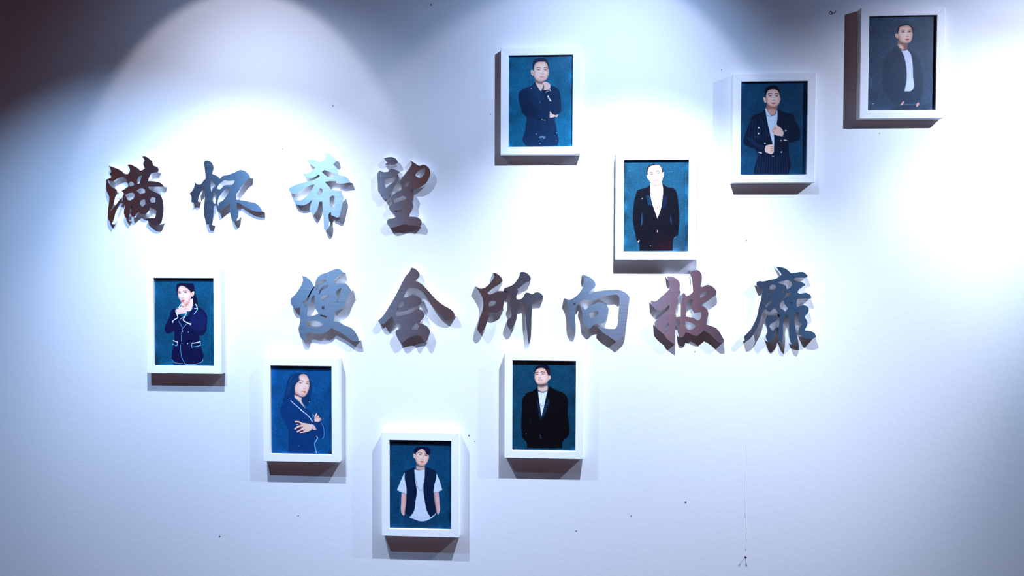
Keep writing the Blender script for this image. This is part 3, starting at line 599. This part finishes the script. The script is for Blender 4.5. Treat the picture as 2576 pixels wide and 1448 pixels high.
def portrait_crossed(P):
    c0, c1, c2 = (640, 880, 4.137), (680, 920, 12.8125), (680, 1030, 12.8125)
    hair, suit, tr = (12, 48, 90), (10, 52, 104), (224, 234, 236)
    P.poly(c1, hair, [(640,320),(780,235),(950,225),(1050,232),(1160,240),(1250,320),(1292,450),(1352,600),(1342,800),(1292,1000),(1290,1150),(1190,1300),(1060,1200),(800,1000),(640,1060),(480,1135),(400,1142),(440,980),(480,800),(530,600),(580,420)], 1.5, .9)
    for a in ([(700,330),(640,480),(600,700),(520,950)], [(850,400),(720,520),(640,700),(600,940)], [(760,280),(680,400),(640,520)]): P.line(c1, (34, 98, 140), 26, a, .4, 2)
    P.poly(c0, suit, [(418,486),(350,500),(292,560),(268,640),(310,740),(350,820),(356,900),(354,1075),(642,1075),(628,965),(655,912),(700,930),(740,870),(735,790),(700,740),(640,745),(600,740),(590,660),(540,605),(480,560)], 1.4, .92)
    P.poly(c1, SKS, [(780,890),(900,930),(1040,990),(1012,1120),(1060,1230),(1148,1382),(1050,1290),(930,1150),(778,985)], a=.5); P.poly(c1, SK, [(778,930),(900,980),(1010,1030),(1005,1130),(1060,1240),(1145,1380),(1050,1280),(930,1145),(778,985)], 2)
    P.face(c1, [(935,470),(915,362),(960,290),(1050,260),(1150,282),(1212,350),(1247,450),(1262,570),(1257,680),(1222,800),(1152,930),(1080,990),(1000,982),(900,932),(820,890),(785,770),(795,650),(850,550)])
    P.line(c1, (40, 24, 50), 14, [(912,360),(935,420),(940,465)]); P.poly(c1, SKS, [(785,780),(830,880),(920,940),(860,920),(800,890)], 3, .6)
    face_features(P, c1, [[(945,462),(1000,468),(1062,492)], [(1165,512),(1200,502),(1248,500)]], [[(925,535),(968,540),(1015,552)], [(1152,565),(1195,572),(1240,590)]],
                  [[(1055,714),(1085,722)], [(1110,738),(1145,720)]], [(985,832),(1060,815),(1122,808),(1150,842),(1122,862),(1060,842)], 14, 24, (206, 72, 60))
    P.line(c1, tr, 22, [(655,1115),(770,1220),(900,1330),(1040,1448)]); P.line(c2, tr, 24, [(975,0),(1150,135),(1270,250),(1350,380)])
    P.line(c2, (150, 200, 225), 18, [(1365,145),(1400,200),(1415,260)]); P.line(c2, (80, 150, 205), 12, [(1360,160),(1375,260),(1380,350)])
    P.line(c2, (80, 160, 210), 17, [(1640,420),(1710,540),(1735,760),(1715,890),(1662,945)]); P.line(c2, (190, 222, 235), 22, [(1488,860),(1520,920),(1430,1060)]); P.line(c2, (130, 195, 228), 22, [(1430,1060),(1432,1160),(1460,1280),(1482,1390)])
    ed = (30, 8, 36)
    hand = [([(805,385),(900,385),(1000,430),(1050,460)], 52), ([(800,608),(900,545),(1030,495)], 62), ([(872,705),(980,645),(1100,580)], 56), ([(972,742),(1100,705),(1220,660)], 50)]
    palm = [(985,430),(1060,422),(1180,440),(1290,465),(1350,545),(1340,630),(1270,680),(1130,715),(1020,640),(985,540)]
    P.poly(c2, ed, [(970,410),(1060,405),(1180,425),(1300,450),(1370,545),(1350,650),(1270,700),(1130,735),(1000,660)], 1.2, .8)
    for a, b in hand: P.line(c2, ed, b+30, a, .9)
    P.poly(c2, (228, 186, 176), [(1295,470),(1360,465),(1410,500),(1490,640),(1400,640),(1340,600)]); P.poly(c2, SK, palm)
    for a, b in hand: P.line(c2, SK, b, a)
    for a in ([(905,620),(960,585),(1050,555)], [(945,725),(1010,680),(1110,640)], [(860,425),(940,455),(985,470)]): P.line(c2, (120, 26, 40), 22, a, .9)
    P.line(c2, (205, 214, 222), 34, [(1300,475),(1330,520),(1345,580)]); P.line(c2, (120, 100, 100), 12, [(1375,545),(1350,610)])
    P.line(c2, WHT, 20, [(840,478),(890,482)])
    P.poly(c2, ed, [(1405,395),(1405,240),(1425,150),(1490,85),(1530,130),(1515,180),(1570,165),(1610,205),(1640,250),(1660,320),(1590,390)], 1, .75)
    P.poly(c2, SK, [(1420,382),(1420,240),(1440,160),(1490,100),(1515,130),(1492,200),(1560,180),(1592,212),(1572,250),(1632,250),(1640,300),(1650,322),(1580,382)])
    for a in ([(1500,195),(1480,235)], [(1585,215),(1555,250)], [(1625,290),(1600,335)]): P.line(c2, (130, 30, 40), 16, a, .9)
    P.dots(c1, WHT, 14, [(1258,1155)]); P.dots(c2, (130, 190, 215), 12, [(908,1162)])

def portrait_vest(P):
    c0, c1 = (920, 1060, 3.914), (980, 1105, 12.8125)
    hair, vest, sk2, tee = (12, 20, 50), (8, 30, 58), (226, 176, 172), (206, 216, 228)
    P.poly(c0, (14, 58, 90), [(372,920),(440,925),(540,980),(650,945),(712,900),(712,1050),(385,1050)], 2, .8)
    for a in ([(352,700),(400,712),(398,800),(388,900),(375,928),(360,912),(349,790)], [(672,700),(718,690),(726,790),(726,890),(712,917),(692,880),(680,790)]): P.poly(c0, sk2, a)
    P.line(c0, SKS, 10, [(395,720),(393,800),(384,900)], .6, 1.5); P.line(c0, SKS, 10, [(680,710),(688,800),(700,890)], .6, 1.5)
    P.poly(c0, tee, [(382,500),(350,570),(308,672),(340,690),(402,712),(405,620),(392,540)]); P.poly(c0, tee, [(688,490),(720,560),(754,672),(712,690),(666,697),(676,620)])
    P.poly(c1, hair, [(840,560),(800,440),(790,330),(860,250),(1000,230),(1150,235),(1290,280),(1322,380),(1290,470),(1240,500),(1000,560)], 1.1)
    P.poly(c1, SK, [(758,480),(800,448),(838,500),(838,625),(790,592)]); P.line(c1, SKS, 16, [(795,490),(815,560)], .6)
    P.poly(c1, SKS, [(862,750),(980,830),(1140,800),(1145,950),(1000,988),(855,945)], a=.55); P.poly(c1, SK, [(865,850),(1000,880),(1135,870),(1145,950),(1000,988),(855,945)], 3, .8)
    P.face(c1, [(840,560),(848,440),(900,382),(970,322),(1050,298),(1140,360),(1185,450),(1262,500),(1272,580),(1240,680),(1182,780),(1100,842),(1000,842),(910,790),(858,720),(838,640)])
    P.poly(c1, hair, [(1080,300),(1150,290),(1300,330),(1300,460),(1250,490),(1190,450),(1150,370)], 1.0)
    P.line(c1, SKS, 20, [(880,760),(960,820),(1080,850)], .5, 2)
    face_features(P, c1, [[(920,422),(970,408),(1042,442)], [(1130,462),(1180,468),(1222,490)]], [[(940,474),(980,478),(1022,490)], [(1135,504),(1178,512),(1212,522)]],
                  [[(1018,628),(1060,640),(1110,648)]], [(978,700),(1040,695),(1116,720),(1070,746),(1000,726)], 20, 26, (214, 96, 78))
    P.line(c1, (225, 165, 140), 16, [(1085,520),(1075,590),(1050,625)], .6, 1.5)
    P.poly(c0, tee, [(478,468),(520,478),(582,468),(580,600),(572,680),(582,770),(608,890),(640,940),(690,888),(692,900),(652,945),(592,976),(540,980),(480,962),(428,940),(470,890),(490,780),(502,680),(490,600)])
    P.line(c0, (176, 190, 208), 10, [(450,930),(540,950),(640,935)], .6, 1.5); P.line(c0, (190, 150, 150), 5, [(480,470),(530,480),(580,468)], .6)
    P.poly(c0, vest, [(482,448),(440,465),(386,490),(384,560),(400,640),(402,760),(385,900),(440,932),(470,882),(490,780),(502,680),(489,600),(478,500)])
    P.poly(c0, vest, [(586,445),(640,460),(690,490),(692,560),(670,640),(668,740),(690,850),(694,888),(640,942),(605,880),(580,770),(568,650),(580,560)])
    P.line(c0, (130, 130, 130), 5, [(485,500),(500,610),(525,665),(545,678),(562,655),(575,560)], .8)

def portrait_black_suit(P):
    c0, c1 = (1240, 870, 4.138), (1290, 905, 12.8125)
    P.poly(c1, (10, 14, 34), [(705,520),(698,330),(750,230),(830,185),(950,175),(1100,175),(1182,280),(1197,400),(1190,500),(1150,530),(900,560)], 1.0)
    P.poly(c1, SK, [(1140,540),(1170,500),(1205,498),(1222,540),(1202,620),(1145,655)]); P.line(c1, SKS, 14, [(1195,520),(1180,590)], .5)
    P.poly(c1, SKS, [(798,760),(900,780),(1010,770),(1125,720),(1128,860),(1112,970),(1000,1022),(900,1012),(818,960)], a=.55); P.poly(c1, SK, [(815,850),(900,880),(1120,820),(1128,900),(1110,975),(1000,1022),(900,1012),(818,960)], 3, .85)
    P.face(c1, [(705,480),(722,380),(772,300),(850,262),(960,256),(1040,290),(1082,360),(1122,450),(1152,520),(1147,640),(1110,720),(1000,768),(880,780),(790,760),(730,680),(702,590)])
    P.poly(c1, (90, 30, 34), [(1065,300),(1110,390),(1155,490),(1190,490),(1180,380),(1120,290)], 2, .7)
    face_features(P, c1, [[(712,432),(765,398),(820,392)], [(905,388),(970,382),(1036,408)]], [[(735,478),(780,460),(820,466)], [(930,456),(970,450),(1016,456)]],
                  [[(828,558),(842,576),(862,572)], [(880,570),(908,555)]], [(818,658),(860,630),(900,638),(955,652)], 24, 14, (196, 118, 112), 15)
    P.poly(c0, (218, 224, 238), [(470,470),(500,482),(530,484),(567,468),(550,540),(530,640),(504,742),(492,640),(480,560)])
    coat = (5, 7, 12)
    P.poly(c0, coat, [(464,428),(420,465),(335,500),(316,530),(305,640),(296,760),(300,900),(312,960),(350,1000),(354,1062),(722,1062),(730,985),(772,950),(778,700),(758,510),(735,490),(650,455),(578,415),(572,470),(545,590),(505,745),(488,620),(466,470)], 0.9)
    P.poly(c0, (14, 46, 72), [(455,560),(470,565),(497,760),(492,775),(475,690)], 1.2, .9); P.poly(c0, (14, 46, 72), [(580,545),(586,570),(565,650),(508,772),(515,730),(545,610)], 1.2, .9)
    P.line(c0, (120, 110, 110), 4, [(490,605),(512,626),(532,612)], .8); P.line(c0, (60, 110, 150), 6, [(490,925),(500,960)], .8); P.dots(c0, (150, 180, 200), 3, [(346,912),(330,512)])
    P.line(c0, (14, 40, 60), 6, [(388,750),(388,820)], .7)

def frame(corners, label, draw, bg, seed):
    pts = [at(x, y, FT) for x, y in corners]
    c = sum(pts, Vector())/4; c.y = 0
    root = empty('picture_frame', c); tag(root, label, 'picture frame', 'white portrait frames on the wall')
    hw, hh, b, t = FW/2, FH/2, BORDER, FT
    g, e = 0.0002, 0.0011        # mitre gap, eased edge
    def rail(p0, p1, q0, q1):
        """p: outer ends, q: inner ends (x, z); a mitred length of moulding with eased edges"""
        bm = bmesh.new()
        P0, P1, Q0, Q1 = (Vector((a, 0, b_)) for a, b_ in (p0, p1, q0, q1))
        n = ((P0+P1)-(Q0+Q1)).normalized()           # outward
        prof = []
        w_ = b
        for off, y in ((0, -0.0002), (0, -t+e), (e*0.35, -t+e*0.3), (e, -t), (w_-e, -t), (w_-e*0.3, -t+e*0.3), (w_, -t+e), (w_, -0.004)):
            k = off/w_
            prof.append((P0.lerp(Q0, k)+Vector((0, y, 0)), P1.lerp(Q1, k)+Vector((0, y, 0))))
        A = [bm.verts.new(a) for a, _ in prof]; B = [bm.verts.new(b_) for _, b_ in prof]
        m = len(prof)
        for i in range(m): bm.faces.new((A[i], A[(i+1) % m], B[(i+1) % m], B[i]))
        bm.faces.new(A[::-1]); bm.faces.new(B)
        bmesh.ops.recalc_face_normals(bm, faces=bm.faces)
        d = (P1-P0).normalized()
        for v in bm.verts: v.co += d*(g if (v.co-P0).dot(d) < (P1-v.co).dot(d) else -g)
        return link('frame_rail', bm, M_FRAME, root)
    o = [(-hw, hh), (hw, hh), (hw, -hh), (-hw, -hh)]; i_ = [(-hw+b, hh-b), (hw-b, hh-b), (hw-b, -hh+b), (-hw+b, -hh+b)]
    for k in range(4): rail(o[k], o[(k+1) % 4], i_[k], i_[(k+1) % 4])
    P = Print(c, bg, seed); draw(P); P.grain(2.5)
    img = bpy.data.images.new('portrait_print', PW, PH); px = np.ones((PH, PW, 4), np.float32)
    px[..., :3] = P.im[::-1].clip(0, 255)/255.0
    img.pixels.foreach_set(px.ravel()); img.update(); img.pack()
    m = mat('portrait_print', rough=0.35, spec=0.25, coat=0.2); n, l, bs = nodes(m)
    bs.inputs['Coat Roughness'].default_value = 0.06
    tx = n.new('ShaderNodeTexImage'); tx.image = img; tx.interpolation = 'Cubic'; l.new(tx.outputs[0], bs.inputs['Base Color'])
    bm = bmesh.new(); y = -(FT-RECESS); x, z = OW/2+0.0, OH/2+0.0
    vs = box(bm, (-x, y, -z), (x, y+0.002, z)); bmesh.ops.recalc_face_normals(bm, faces=bm.faces)
    uvl = bm.loops.layers.uv.new('UVMap')
    for f in bm.faces:
        for lp in f.loops: lp[uvl].uv = (lp.vert.co.x/OW+0.5, lp.vert.co.z/OH+0.5)
    link('portrait_print', bm, m, root)
    return root

TEAL = (20, 82, 112)
frame([(1259.4,119),(1461.7,114.2),(1456.9,390.5),(1261.1,390.5)], 'white frame, print of a man in a dark blue coat, fist at chin', portrait_chin, (8, 92, 124), 1)
frame([(1550.9,382.2),(1755,381.8),(1751.3,652.5),(1546.1,651.8)], 'white frame, print of a bare chested man in open black jacket and necklace', portrait_necklace, (22, 74, 96), 2)
frame([(1844.5,186.1),(2052.3,183),(2050.4,457.8),(1842.5,459.7)], 'white frame, print of a man in a pinstripe jacket gripping both lapels', portrait_pinstripe, (10, 58, 86), 3)
frame([(2165.4,20.5),(2378.9,16.2),(2376.4,295.4),(2161.3,299)], 'white frame at top right, print of a man in dark jacket over white shirt', portrait_side, (48, 66, 86), 4)
frame([(365.9,678.6),(557.6,680.5),(555.9,941.6),(368.5,937.5)], 'white frame, print of a woman in white trimmed navy jacket, hand at lips', portrait_hand_lips, (8, 70, 98), 5)
frame([(659.8,900.5),(852.7,902.2),(853.9,1162.3),(663.4,1159.7)], 'white frame, print of a long haired woman in blue with crossed arms', portrait_crossed, (10, 74, 124), 6)
frame([(961.4,1086.8),(1154.5,1089.4),(1153.3,1353),(960.1,1346.7)], 'lowest white frame, print of a young man in dark vest and white tee', portrait_vest, (8, 64, 98), 7)
frame([(1269.5,886.9),(1467.9,888.1),(1467.2,1154.7),(1269.5,1151)], 'white frame, print of a man in black suit and white tee, head tilted back', portrait_black_suit, (8, 60, 84), 8)
